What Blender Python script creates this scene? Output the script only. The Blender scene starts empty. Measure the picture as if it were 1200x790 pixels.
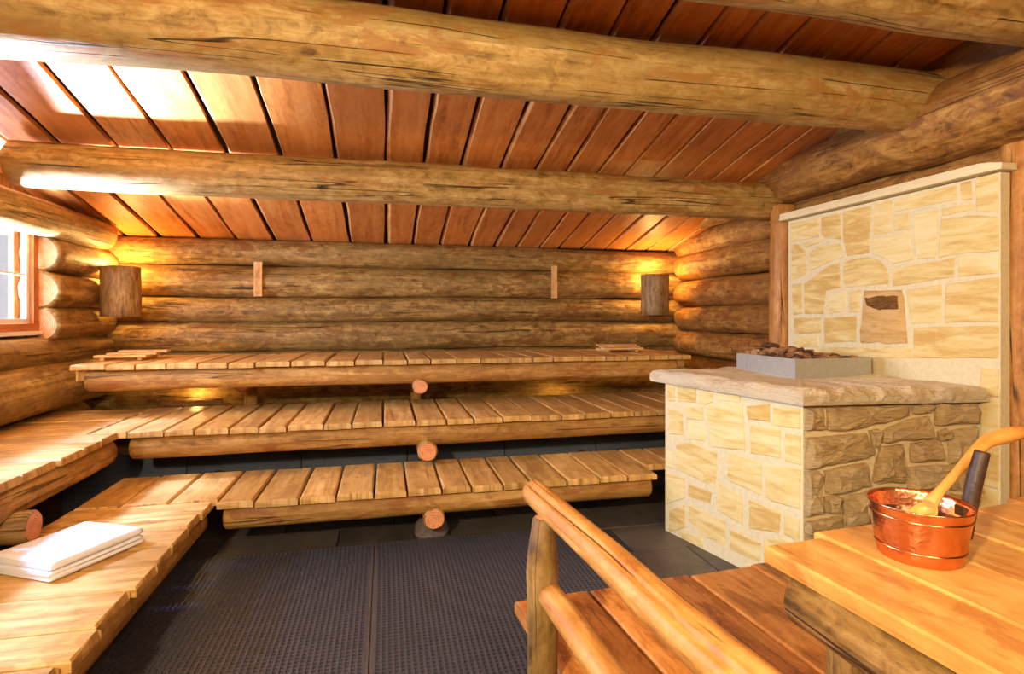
import bpy, math, random
from mathutils import Vector, Matrix, noise
random.seed(7)
PI = math.pi
SC = bpy.context.scene
COL = SC.collection

# ---------------------------------------------------------------- camera
cam_d = bpy.data.cameras.new('camera')
cam = bpy.data.objects.new('camera', cam_d); COL.objects.link(cam)
cam_d.sensor_fit = 'HORIZONTAL'; cam_d.sensor_width = 36.0
cam_d.lens = 36.0*655/1200
cam_d.shift_y = -25/1200
cam_d.clip_start = 0.05
cam.location = (0, 0, 1.5)
cam.rotation_euler = (PI/2, 0, -math.atan(148/655))
SC.camera = cam

# ---------------------------------------------------------------- view, world, lamps
SC.view_settings.view_transform = 'Standard'
SC.view_settings.look = 'None'
SC.view_settings.gamma = 1.0
SC.view_settings.use_curve_mapping = False
SC.view_settings.exposure = 0.0
w = bpy.data.worlds.new('overcast_sky'); SC.world = w
w.use_nodes = True
bg = w.node_tree.nodes['Background']
bg.inputs['Color'].default_value = (0.84, 0.82, 0.90, 1)
bg.inputs['Strength'].default_value = 0.95

def lamp(name, kind, loc, power, color, size=0.1, target=None, size_y=None, spread=None):
    d = bpy.data.lights.new(name, kind)
    d.energy = power; d.color = color
    if kind == 'AREA':
        d.size = size
        if size_y: d.shape = 'RECTANGLE'; d.size_y = size_y
        else: d.shape = 'DISK'
        if spread: d.spread = spread
    elif kind == 'SUN':
        d.angle = size
    else:
        d.shadow_soft_size = size
    o = bpy.data.objects.new(name, d); COL.objects.link(o)
    o.location = loc
    if target is not None:
        o.rotation_euler = (Vector(target)-Vector(loc)).to_track_quat('-Z', 'Y').to_euler()
    return o
WARM = (1.0, 0.80, 0.57)
AMBER = (1.0, 0.60, 0.18)
# daylight thrown in through the left window by sky and snow-bright ground outside
lamp('window_daylight', 'AREA', (-3.25, 4.45, 1.65), 270, (0.58, 0.71, 1.0), 0.9, (-1.6, 3.6, 2.0), 0.8)
lamp('window_daylight', 'AREA', (-3.30, 3.00, 1.95), 230, (0.42, 0.60, 1.0), 1.4, (-1.0, 2.8, 0.9), 0.8)
lamp('hazy_sun', 'SUN', (-6, 5, 6), 18.0, (0.27, 0.46, 1.0), math.radians(7), (-6+0.66, 5-0.14, 6-0.74))
# lamp added outside, below the window, to throw the bright patch onto the ceiling
lamp('ceiling_patch_lamp', 'AREA', (-3.40, 4.74, 0.92), 620, (0.60, 0.74, 1.0), 0.26, (-1.6, 3.5, 2.75), None, math.radians(90))
# warm key lamp of the room, then a fill, both behind the camera
lamp('warm_light', 'AREA', (-1.0, -0.4, 2.2), 150, (1.0, 0.85, 0.57), 0.20, (2.2, 2.4, 1.0))
lamp('warm_light', 'AREA', (0.8, -1.0, 2.5), 58, WARM, 1.2, (0.9, 3.6, 0.8))  # added fill, stands in for ambient bounce, no fixture of the room
# corner lamps behind the half log shades
lamp('corner_bulb', 'POINT', (-2.36, 5.77, 1.955), 26, AMBER, 0.03)
lamp('corner_bulb', 'POINT', (2.99, 5.79, 1.955), 26, AMBER, 0.03)
# lamps below the top bench
lamp('bench_bulb', 'POINT', (-1.75, 5.83, 0.80), 5, AMBER, 0.03)
lamp('bench_bulb', 'POINT', (1.85, 5.72, 0.60), 4, AMBER, 0.03)

# ---------------------------------------------------------------- materials
def lin(h):
    h = h.lstrip('#'); r = []
    for i in (0, 2, 4):
        v = int(h[i:i+2], 16)/255
        r.append(v/12.92 if v <= 0.04045 else ((v+0.055)/1.055)**2.4)
    return (r[0], r[1], r[2], 1)

class NT:
    def __init__(s, name):
        s.m = bpy.data.materials.new(name); s.m.use_nodes = True
        s.t = s.m.node_tree; s.b = s.t.nodes['Principled BSDF']
    def n(s, typ, **kw):
        nd = s.t.nodes.new(typ)
        for k, v in kw.items():
            if k.startswith('i_'): nd.inputs[k[2:].replace('_', ' ')].default_value = v
            else: setattr(nd, k, v)
        return nd
    def l(s, a, b): s.t.links.new(a, b)
    def math(s, op, a, b=None, clamp=False):
        nd = s.t.nodes.new('ShaderNodeMath'); nd.operation = op; nd.use_clamp = clamp
        for i, x in enumerate((a, b)):
            if x is None: continue
            if isinstance(x, (int, float)): nd.inputs[i].default_value = x
            else: s.l(x, nd.inputs[i])
        return nd.outputs[0]
    def ramp(s, fac, stops):
        nd = s.t.nodes.new('ShaderNodeValToRGB'); e = nd.color_ramp.elements
        while len(e) < len(stops): e.new(0.5)
        for el, (p, c) in zip(e, stops): el.position = p; el.color = c
        s.l(fac, nd.inputs[0]); return nd.outputs[0]
    def mix(s, fac, a, b, mode='MIX'):
        nd = s.t.nodes.new('ShaderNodeMix'); nd.data_type = 'RGBA'; nd.blend_type = mode
        for i, x in ((0, fac), (6, a), (7, b)):
            if isinstance(x, (int, float, tuple)): nd.inputs[i].default_value = x
            else: s.l(x, nd.inputs[i])
        return nd.outputs[2]
    def coords(s, sx, sy, spread=40, src='UV'):
        """UV in metres (u along the grain), shifted per object so no two pieces repeat."""
        tc = s.n('ShaderNodeTexCoord'); oi = s.n('ShaderNodeObjectInfo')
        sep = s.n('ShaderNodeSeparateXYZ'); s.l(tc.outputs[src], sep.inputs[0])
        cb = s.n('ShaderNodeCombineXYZ')
        s.l(s.math('MULTIPLY', sep.outputs[0], sx), cb.inputs[0])
        s.l(s.math('MULTIPLY', sep.outputs[1], sy), cb.inputs[1])
        z = s.math('MULTIPLY', oi.outputs['Random'], spread)
        if src != 'UV': z = s.math('ADD', z, sep.outputs[2])
        s.l(z, cb.inputs[2])
        return cb.outputs[0], oi.outputs['Random']
    def noise(s, vec, scale=1.0, detail=4.0, rough=0.6, dist=0.0):
        nd = s.n('ShaderNodeTexNoise'); s.l(vec, nd.inputs['Vector'])
        nd.inputs['Scale'].default_value = scale; nd.inputs['Detail'].default_value = detail
        nd.inputs['Roughness'].default_value = rough; nd.inputs['Distortion'].default_value = dist
        return nd.outputs[0]
    def finish(s, col, rough, bump=None, dist=0.004, strength=0.6):
        s.l(col, s.b.inputs['Base Color'])
        if isinstance(rough, (int, float)): s.b.inputs['Roughness'].default_value = rough
        else: s.l(rough, s.b.inputs['Roughness'])
        if bump is not None:
            bp = s.n('ShaderNodeBump'); bp.inputs['Distance'].default_value = dist
            bp.inputs['Strength'].default_value = strength
            s.l(bump, bp.inputs['Height']); s.l(bp.outputs[0], s.b.inputs['Normal'])
        return s.m

def wood(name, dark, mid, light, patch=None, crack=0.6, knots=0.5, rough=0.6, vary=0.25,
         gx=1.6, gy=26.0, bump=0.004, spec=0.3, blotch=None, mottle=0.5):
    k = NT(name)
    v1, rnd = k.coords(gx, gy)
    v2, _ = k.coords(0.9, 3.2)
    v3, _ = k.coords(0.20, 7.0)
    v4, _ = k.coords(2.6, 7.0)
    v5, _ = k.coords(9.0, 15.0)
    g = k.noise(v1, 1.0, 5.0, 0.65, 0.4)
    mo = k.noise(v5, 1.0, 6.0, 0.72, 0.6)
    gg = k.math('ADD', k.math('MULTIPLY', g, 1-mottle), k.math('MULTIPLY', mo, mottle))
    col = k.ramp(gg, [(0.37, lin(dark)), (0.5, lin(mid)), (0.62, lin(light))])
    tone = k.noise(v2, 1.0, 4.0, 0.6, 0.6)
    col = k.mix(k.ramp(tone, [(0.40, (0, 0, 0, 1)), (0.62, (1, 1, 1, 1))]), col,
                k.mix(0.6, col, lin(patch or light)))
    if blotch:
        bn = k.noise(v4, 1.0, 5.0, 0.7, 0.8)
        col = k.mix(k.ramp(bn, [(0.53, (0, 0, 0, 1)), (0.60, (0.75, 0.75, 0.75, 1))]), col, lin(blotch))
    h = gg
    if knots:
        vo = k.n('ShaderNodeTexVoronoi'); vo.inputs['Scale'].default_value = 1.0
        vk, _ = k.coords(1.9, 4.6)
        wob = k.noise(vk, 6.0, 3.0)
        k.l(vk, vo.inputs['Vector'])
        d = k.math('ADD', vo.outputs['Distance'], k.math('MULTIPLY', wob, 0.16))
        f = k.ramp(d, [(0.12, (1, 1, 1, 1)), (0.17, (0, 0, 0, 1))])
        col = k.mix(k.math('MULTIPLY', f, knots), col, k.mix(0.75, col, lin('2a1408')))
    if crack:
        cn = k.noise(v3, 1.0, 3.0, 0.55, 0.25)
        line = k.math('ABSOLUTE', k.math('SUBTRACT', cn, 0.5))
        f = k.ramp(line, [(0.002, (1, 1, 1, 1)), (0.009, (0, 0, 0, 1))])
        msk = k.ramp(k.noise(v2, 1.7, 2.0), [(0.48, (0, 0, 0, 1)), (0.54, (1, 1, 1, 1))])
        f = k.math('MULTIPLY', f, msk)
        f = k.math('MULTIPLY', f, crack)
        col = k.mix(f, col, lin('1d0e05'))
        h = k.math('SUBTRACT', gg, k.math('MULTIPLY', f, 1.5))
    val = k.math('ADD', k.math('MULTIPLY', rnd, vary), 1-vary/2)
    hsv = k.n('ShaderNodeHueSaturation'); k.l(val, hsv.inputs['Value']); k.l(col, hsv.inputs['Color'])
    k.b.inputs['Specular IOR Level'].default_value = spec
    return k.finish(hsv.outputs[0], rough, h, bump, 0.7)

def endgrain(name, c1, c2):
    k = NT(name)
    tc = k.n('ShaderNodeTexCoord')
    ln = k.n('ShaderNodeVectorMath', operation='LENGTH'); k.l(tc.outputs['UV'], ln.inputs[0])
    wob = k.noise(tc.outputs['UV'], 18.0, 3.0)
    d = k.math('ADD', ln.outputs['Value'], k.math('MULTIPLY', wob, 0.02))
    s = k.math('SINE', k.math('MULTIPLY', d, 520.0))
    col = k.ramp(k.math('ADD', k.math('MULTIPLY', s, 0.25), k.math('MULTIPLY', wob, 0.9)),
                 [(0.15, lin(c1)), (0.7, lin(c2))])
    return k.finish(col, 0.7, wob, 0.003)

def stone_mat(name, a, b, c, scale=5.0, bump=0.01, strata=0.5, rough=0.85, vary=0.3):
    k = NT(name)
    v, rnd = k.coords(scale, scale, 60, 'Object')
    tc = k.n('ShaderNodeTexCoord')
    mp = k.n('ShaderNodeMapping'); k.l(tc.outputs['Object'], mp.inputs[0]); mp.inputs['Scale'].default_value = (3, 3, 16)
    k.l(k.n('ShaderNodeCombineXYZ').outputs[0], mp.inputs['Location'])
    add = k.n('ShaderNodeVectorMath', operation='ADD'); k.l(mp.outputs[0], add.inputs[0])
    cb = k.n('ShaderNodeCombineXYZ'); k.l(k.math('MULTIPLY', rnd, 30.0), cb.inputs[0]); k.l(k.math('MULTIPLY', rnd, 17.0), cb.inputs[2])
    k.l(cb.outputs[0], add.inputs[1])
    n1 = k.noise(add.outputs[0], 1.0, 3.0, 0.5, 1.2)
    n2 = k.noise(add.outputs[0], 9.0, 6.0, 0.7)
    f = k.math('ADD', k.math('MULTIPLY', n1, strata), k.math('MULTIPLY', n2, 1-strata))
    f = k.math('ADD', f, k.math('MULTIPLY', k.math('SUBTRACT', rnd, 0.5), vary))
    col = k.ramp(f, [(0.32, lin(a)), (0.5, lin(b)), (0.68, lin(c))])
    return k.finish(col, rough, n2, bump, 0.8)

def plain(name, col, rough=0.6, metal=0.0, var=None, scale=20.0, bump=0.0):
    k = NT(name)
    tc = k.n('ShaderNodeTexCoord')
    n = k.noise(tc.outputs['Object'], scale, 4.0)
    c = k.ramp(n, [(0.3, lin(col)), (0.7, lin(var or col))])
    k.b.inputs['Metallic'].default_value = metal
    return k.finish(c, rough, n if bump else None, bump or 0.001)

M = {}
M['beam'] = wood('weathered_beam_wood', '6e4c20', 'b48c4c', 'd0ae70', patch='947238', crack=0.95, knots=0.7, blotch='a06a30', vary=0.06, bump=0.010, mottle=0.6)
M['backlog'] = wood('olive_log_wood', '523812', '98733a', 'c49e5c', patch='82632e', crack=0.8, knots=0.8, blotch='74481c', vary=0.2, bump=0.012, mottle=0.62)
M['rightlog'] = wood('red_brown_log_wood', '5c3814', 'a06c2c', 'c09048', patch='865624', crack=0.5, knots=0.7, blotch='7c481a', vary=0.15, bump=0.012, mottle=0.7)
M['leftlog'] = wood('grey_brown_log_wood', '60451f', 'a07a42', 'c6a468', patch='806034', crack=0.7, knots=0.7, blotch='6e4a22', vary=0.2, bump=0.01)
M['end'] = endgrain('log_end_grain', 'c87038', 'f0a876')
M['ceil'] = wood('orange_ceiling_board', 'a0561e', 'ca7a34', 'da944c', patch='d0823c', crack=0.1, knots=0.3, gy=14, vary=0.25, rough=0.5, bump=0.0015, mottle=0.4)
M['ceiledge'] = wood('pale_waney_board_edge', 'b06c30', 'd0904c', 'dca060', crack=0.2, knots=0, vary=0.1)
M['gap'] = plain('dark_roof_underlay', '1c0c05', 0.9, var='2a1409')
M['plank'] = wood('honey_bench_plank', '9c6c32', 'd0a058', 'e2ba78', patch='c2924c', crack=0.4, knots=0.3, gy=20, vary=0.28, rough=0.45, bump=0.002, blotch='b08040', mottle=0.4)
M['step'] = wood('brown_step_plank', '8a4a1c', 'c8803a', 'dc9e56', patch='b06c2c', crack=0.5, knots=0.5, gy=18, vary=0.2, rough=0.42, bump=0.002, blotch='884a1c')
M['tabletop'] = wood('golden_bench_board', 'b87a38', 'dca050', 'eab868', patch='cc8a40', crack=0.3, knots=0.3, gy=14, vary=0.12, rough=0.42, bump=0.0015, blotch='b87232')
M['fascia'] = wood('bench_front_log', '7a5224', 'b8843e', 'd4a662', patch='9a6c34', crack=0.75, knots=0.7, vary=0.15, blotch='94582a', bump=0.008)
M['rail'] = wood('stripped_rail_wood', '8a5020', 'c08038', 'd6a058', patch='a4682c', crack=0.9, knots=0.5, vary=0.1, gy=22, rough=0.5, bump=0.006)
M['bark'] = wood('bark_covered_post', '3e2a14', '84622f', 'ac8650', patch='644620', crack=0.8, knots=0.6, vary=0.2, gx=4, gy=30, bump=0.01)
M['batten'] = wood('pale_batten_wood', 'a0682c', 'd09a54', 'e6b878', crack=0.1, knots=0.0)
M['frame'] = wood('brown_window_frame', '7a3e18', 'a45a26', 'b66c34', crack=0.0, knots=0.0, vary=0.05)
M['sash'] = plain('pale_window_sash', 'd8d0cc', 0.5, var='e4dcd8')
M['mortar'] = plain('cream_mortar', 'dac694', 0.9, var='e6d6aa', scale=40, bump=0.004)
M['darkmortar'] = plain('ochre_mortar', 'cdb27c', 0.9, var='dcc492', scale=40, bump=0.006)
M['smooth'] = stone_mat('smooth_sandstone', 'd2a658', 'e6c980', 'ecd89e', scale=4, bump=0.003, strata=0.75, vary=0.22)
M['rugged'] = stone_mat('rough_split_sandstone', 'b88a4a', 'dcb678', 'eed09a', scale=6, bump=0.04, strata=0.35, vary=0.15)
M['capstone'] = stone_mat('split_faced_capstone', 'd8b47c', 'f0dab0', 'f6e8c8', scale=5, bump=0.03, strata=0.4, vary=0.1)
M['slabcap'] = stone_mat('sawn_sandstone_coping', 'd8b87c', 'e4cc98', 'ecdcb0', scale=3, bump=0.002, strata=0.6, vary=0.05)
M['keystone'] = stone_mat('ochre_stained_sandstone', 'c08c44', 'deb068', 'e8c484', scale=5, bump=0.01, strata=0.6, vary=0.1)
M['tile'] = stone_mat('dark_slate_tile', '3a342f', '4e4740', '645a50', scale=3, bump=0.002, strata=0.5, rough=0.45, vary=0.3)
M['rubber'] = plain('black_rubber', '424046', 0.38, var='504d54', scale=60)
M['block'] = stone_mat('grey_concrete_block', '484c54', '585c66', '6a6e78', scale=6, bump=0.004, vary=0.15)
M['fieldstone'] = stone_mat('grey_pink_fieldstone', '5e504e', '8a7670', 'a89088', scale=6, bump=0.01, strata=0.3)
M['steel'] = plain('brushed_galvanised_steel', 'a8a498', 0.45, 0.35, var='b8b4a6', scale=30)
M['inner'] = plain('dark_heater_lining', '1a1512', 0.8)
M['rock'] = stone_mat('brown_heater_rock', '4a2c18', '8a5a34', 'b08458', scale=12, bump=0.01, strata=0.2, vary=0.6)
M['towel'] = plain('white_terry_cotton', 'e4e0e2', 0.95, var='f2eef0', scale=180, bump=0.004)
M['wrap'] = plain('dark_leather_wrap', '2a1a10', 0.5, var='4a3020', scale=50, bump=0.004)
M['ladle'] = wood('pale_ladle_wood', 'b06a20', 'd8923c', 'e6ac5c', crack=0.0, knots=0.0, vary=0.0, gy=40, bump=0.0008, rough=0.35)
M['water'] = plain('dark_pail_water', '2a1005', 0.05)
M['plaster'] = wood('plain_boarding', '6a4018', '9a6628', 'b88244', crack=0.4, knots=0.5)
M['pocket'] = stone_mat('dark_broken_sandstone', '4a2c0c', '8a5a1c', 'b88434', scale=14, bump=0.02, strata=0.3, vary=0.0)
def copper():
    k = NT('hammered_copper')
    tc = k.n('ShaderNodeTexCoord')
    vo = k.n('ShaderNodeTexVoronoi'); vo.inputs['Scale'].default_value = 90; k.l(tc.outputs['Object'], vo.inputs['Vector'])
    n = k.noise(tc.outputs['Object'], 14, 3)
    c = k.ramp(n, [(0.3, lin('d88a58')), (0.7, lin('eaa878'))])
    k.b.inputs['Metallic'].default_value = 1.0
    return k.finish(c, 0.27, vo.outputs['Distance'], 0.0015, 0.5)
M['copper'] = copper()
def brass():
    return plain('bright_copper_band', 'e09a60', 0.22, 1.0, var='e8a870')
M['band'] = brass()
def glass():
    m = bpy.data.materials.new('window_glass'); m.use_nodes = True
    t = m.node_tree; t.nodes.clear()
    o = t.nodes.new('ShaderNodeOutputMaterial'); mx = t.nodes.new('ShaderNodeMixShader')
    tr = t.nodes.new('ShaderNodeBsdfTransparent'); gl = t.nodes.new('ShaderNodeBsdfGlossy')
    tr.inputs[0].default_value = (0.96, 0.97, 0.98, 1); gl.inputs['Roughness'].default_value = 0.02
    mx.inputs[0].default_value = 0.06
    t.links.new(tr.outputs[0], mx.inputs[1]); t.links.new(gl.outputs[0], mx.inputs[2]); t.links.new(mx.outputs[0], o.inputs[0])
    return m
M['glass'] = glass()

# ---------------------------------------------------------------- mesh helpers
class MB:
    """collects faces with uv and material slot, builds ONE mesh object"""
    def __init__(s): s.v = []; s.f = []; s.uv = []; s.mi = []; s.sm = []
    def vert(s, p): s.v.append(tuple(p)); return len(s.v)-1
    def face(s, idx, uv=None, mi=0, smooth=False):
        s.f.append(tuple(idx)); s.mi.append(mi); s.sm.append(smooth)
        if uv is None: uv = [(s.v[i][0], s.v[i][1]+s.v[i][2]) for i in idx]
        s.uv.append(uv)
    def box(s, x0, y0, z0, x1, y1, z1, mi=0):
        s.obox(((x0+x1)/2, (y0+y1)/2, (z0+z1)/2), (1, 0, 0), (0, 1, 0), (x1-x0), (y1-y0), (z1-z0), mi)
    def obox(s, c, ax, ay, lx, ly, lz, mi=0, ch=0.0, taper=(0, 0)):
        """box about c, u axis = the longest side"""
        ax = Vector(ax).normalized(); ay = Vector(ay).normalized(); az = ax.cross(ay); c = Vector(c)
        b = len(s.v)
        for sx in (-1, 1):
            hw = ly/2 + (taper[0] if sx < 0 else taper[1])
            if ch:
                prof = [(-hw, -lz/2), (hw, -lz/2), (hw, lz/2-ch), (hw-ch, lz/2), (-hw+ch, lz/2), (-hw, lz/2-ch)]
            else:
                prof = [(-hw, -lz/2), (hw, -lz/2), (hw, lz/2), (-hw, lz/2)]
            n = len(prof)
            for (y, z) in prof:
                e = sx*lx/2
                if ch and z > lz/2-ch*0.5: e -= sx*ch
                s.v.append(tuple(c+ax*e+ay*y+az*z))
        per = [0.0]
        for i in range(n):
            p, q = prof[i], prof[(i+1) % n]; per.append(per[-1]+math.hypot(q[0]-p[0], q[1]-p[1]))
        for i in range(n):
            j = (i+1) % n
            s.face((b+i, b+j, b+n+j, b+n+i), [(0, per[i]), (0, per[i+1]), (lx, per[i+1]), (lx, per[i])], mi)
        uvp = [(0.3*p[1], p[0]) for p in prof]
        s.face([b+i for i in reversed(range(n))], list(reversed(uvp)), mi)
        s.face([b+n+i for i in range(n)], uvp, mi)
    def tube(s, pts, rad, seg=12, mi=0, cap=1, jit=0.0, flat=1.0, seed=0, up=(0, 0, 1), freq=3.0, chamfer=0.15, lim=None, groove=None):
        """log / rod along a polyline; rad = list or number; cap slot; flat squashes across"""
        n = len(pts); pts = [Vector(p) for p in pts]
        if isinstance(rad, (int, float)): rad = [rad]*n
        rings = []; acc = 0.0; us = []
        P = list(pts); R = list(rad)
        if chamfer and cap is not None:
            t0 = (P[1]-P[0]).normalized(); t1 = (P[-1]-P[-2]).normalized()
            c0 = R[0]*chamfer; c1 = R[-1]*chamfer
            P = [P[0], P[0]+t0*c0] + P[1:-1] + [P[-1]-t1*c1, P[-1]]
            R = [R[0]*(1-chamfer), R[0]] + R[1:-1] + [R[-1], R[-1]*(1-chamfer)]
        for i, p in enumerate(P):
            a = P[max(0, i-1)]; bb = P[min(len(P)-1, i+1)]
            t = (bb-a).normalized(); U = Vector(up)
            if abs(t.dot(U)) > 0.9: U = Vector((0, 1, 0))
            sd = t.cross(U).normalized(); u2 = sd.cross(t).normalized()
            if i: acc += (p-P[i-1]).length
            us.append(acc); ring = []
            for k in range(seg):
                an = 2*PI*k/seg; r = R[i]
                if jit:
                    r *= 1+jit*noise.noise((acc*freq/2+seed*7.3, math.cos(an)*1.1+seed, math.sin(an)*1.1))
                if groove and k == groove[0]+int(round(groove[2]*math.sin(acc*2.1+1.0))) and groove[3] <= acc <= groove[4]: r *= 1-groove[1]
                q = p+sd*(math.cos(an)*r*flat)+u2*(math.sin(an)*r)
                if lim: q = lim(q)
                ring.append(s.vert(q))
            rings.append(ring)
        rr = sum(R)/len(R)
        for i in range(len(P)-1):
            for k in range(seg):
                j = (k+1) % seg
                s.face((rings[i][k], rings[i][j], rings[i+1][j], rings[i+1][k]),
                       [(us[i], 2*PI*rr*k/seg), (us[i], 2*PI*rr*(k+1)/seg), (us[i+1], 2*PI*rr*(k+1)/seg), (us[i+1], 2*PI*rr*k/seg)], mi, True)
        if cap is not None:
            for ring, r, fl in ((rings[0], R[0], True), (rings[-1], R[-1], False)):
                uv = [(math.cos(2*PI*k/seg)*r, math.sin(2*PI*k/seg)*r) for k in range(seg)]
                if fl: s.face(list(reversed(ring)), list(reversed(uv)), cap)
                else: s.face(ring, uv, cap)
    def build(s, name, mats, parent=None, origin=None, label=None):
        if not isinstance(mats, (list, tuple)): mats = [mats]
        xs = [p[0] for p in s.v]; ys = [p[1] for p in s.v]; zs = [p[2] for p in s.v]
        if origin is None: origin = ((min(xs)+max(xs))/2, (min(ys)+max(ys))/2, (min(zs)+max(zs))/2)
        ox, oy, oz = origin
        me = bpy.data.meshes.new(name)
        me.from_pydata([(x-ox, y-oy, z-oz) for x, y, z in s.v], [], s.f)
        for m in mats: me.materials.append(m)
        me.polygons.foreach_set('material_index', s.mi)
        me.polygons.foreach_set('use_smooth', s.sm)
        uvl = me.uv_layers.new(name='UVMap')
        flat = [c for f in s.uv for p in f for c in p]
        uvl.data.foreach_set('uv', flat)
        me.update()
        o = bpy.data.objects.new(name, me); COL.objects.link(o)
        place(o, parent, origin)
        if label: o['label'] = label
        return o
WORLD = {}
def place(o, parent, origin):
    WORLD[o.name] = Vector(origin)
    if parent is not None:
        o.parent = parent; o.location = Vector(origin)-WORLD[parent.name]
    else: o.location = origin
def empty(name, loc):
    o = bpy.data.objects.new(name, None); COL.objects.link(o); o.empty_display_size = 0.1
    place(o, None, loc); return o
def tag(o, label=None, cat=None, group=None, kind=None):
    if label: o['label'] = label
    if cat: o['category'] = cat
    if group: o['group'] = group
    if kind: o['kind'] = kind
    return o
def line(p, q, n, wob=0.0, seed=0):
    p = Vector(p); q = Vector(q); r = []
    for i in range(n+1):
        t = i/n; v = p.lerp(q, t)
        if wob:
            v = v+Vector((noise.noise((t*3+seed*3.1, 1.3, seed)), noise.noise((t*3+seed*2.7, 5.3, seed)), noise.noise((t*3+seed*1.9, 9.1, seed))))*wob
        r.append(v)
    return r
def log(name, p, q, r0, r1=None, mat='backlog', parent=None, seed=0, jit=0.10, wob=0.02, n=16, seg=18, flat=1.0, cap='end', rf=None, label=None, lim=None, groove=None):
    r1 = r0 if r1 is None else r1
    m = MB(); pts = line(p, q, n, wob, seed)
    rad = [r0+(r1-r0)*i/n for i in range(n+1)]
    if rf: rad = [r*rf(i/n) for i, r in enumerate(rad)]
    m.tube(pts, rad, seg, 0, 1, jit, flat, seed, lim=lim, groove=groove)
    return m.build(name, [M[mat], M[cap]], parent, label=label)
def plank(name, c, ax, L, W, T, mat, parent, ch=0.008, taper=(0, 0), label=None):
    m = MB(); ax = Vector(ax).normalized(); ay = Vector((0, 0, 1)).cross(ax)
    m.obox(c, ax, ay, L, W, T, 0, ch, taper)
    return m.build(name, M[mat], parent, label=label)
def rbox(name, x0, y0, z0, x1, y1, z1, mat, parent=None, label=None):
    m = MB(); dx, dy, dz = x1-x0, y1-y0, z1-z0; c = ((x0+x1)/2, (y0+y1)/2, (z0+z1)/2)
    if dx >= dy and dx >= dz: m.obox(c, (1, 0, 0), (0, 1, 0), dx, dy, dz)
    elif dy >= dz: m.obox(c, (0, 1, 0), (1, 0, 0), dy, dx, dz)
    else: m.obox(c, (0, 0, 1), (1, 0, 0), dz, dx, dy)
    # keep normals outward whatever the handedness of the axes
    return m.build(name, M[mat] if isinstance(mat, str) else mat, parent, label=label)
def resample(poly, n):
    L = []; tot = 0
    for i in range(len(poly)):
        a, b = poly[i], poly[(i+1) % len(poly)]; d = math.hypot(b[0]-a[0], b[1]-a[1]); L.append(d); tot += d
    out = []
    for i in range(len(poly)):
        a, b = poly[i], poly[(i+1) % len(poly)]; k = max(1, round(n*L[i]/tot))
        for j in range(k): out.append((a[0]+(b[0]-a[0])*j/k, a[1]+(b[1]-a[1])*j/k))
    return out
def stone(poly, P, ax, nrm, mat, parent, back=0.03, proud=0.01, rough=0.0, n=20, edge=0.006, seed=0, name='stone', label=None):
    """a stone of outline poly (u along ax from P, world height) standing proud of its wall"""
    ax = Vector(ax).normalized(); nrm = Vector(nrm).normalized(); P = Vector((P[0], P[1], 0))
    pts = resample(poly, n); k = len(pts)
    area = sum(pts[i][0]*pts[(i+1) % k][1]-pts[(i+1) % k][0]*pts[i][1] for i in range(k))
    if area < 0: pts = pts[::-1]
    cx = sum(p[0] for p in pts)/k; cy = sum(p[1] for p in pts)/k
    size = max(0.02, min(max(p[0] for p in pts)-min(p[0] for p in pts), max(p[1] for p in pts)-min(p[1] for p in pts)))
    flip = ax.cross(Vector((0, 0, 1))).dot(nrm) < 0
    m = MB(); rings = []
    specs = [(0.0, -back), (0.0, proud-edge*(1 if not rough else 2.0)), (edge*1.2, proud)]
    if rough: specs += [(size*0.14, proud+rough*0.7), (size*0.30, proud+rough*0.9)]
    for li, (ins, h) in enumerate(specs):
        ring = []
        for i, (u, v) in enumerate(pts):
            d = math.hypot(u-cx, v-cy); kf = max(0.15, 1-ins/max(d, 1e-4)*1.2)
            uu, vv = cx+(u-cx)*kf, cy+(v-cy)*kf
            hh = h
            if li >= 1:
                w1 = noise.noise((uu*9+seed, vv*9, li*0.3+seed))
                if rough: hh += (w1+0.6*noise.noise((uu*26+seed, vv*26, li*1.3)))*rough*(0.5 if li == 1 else 1.0)
                j = (0.004 if not rough else 0.012)
                uu += noise.noise((u*14+seed*3, v*14, 2.0))*j; vv += noise.noise((u*14+seed*3, v*14, 7.0))*j
            ring.append(m.vert(P+ax*uu+Vector((0, 0, vv))+nrm*hh))
        rings.append(ring)
    cc = m.vert(P+ax*cx+Vector((0, 0, cy))+nrm*(specs[-1][1]+(noise.noise((seed, cx*9, cy*9))*rough if rough else 0)))
    def fc(idx): m.face(idx[::-1] if flip else idx)
    for a, b in zip(rings, rings[1:]):
        for i in range(k):
            j = (i+1) % k; fc((a[i], a[j], b[j], b[i]))
    for i in range(k): fc((rings[-1][i], rings[-1][(i+1) % k], cc))
    return m.build(name, M[mat], parent, label=label)
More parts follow.
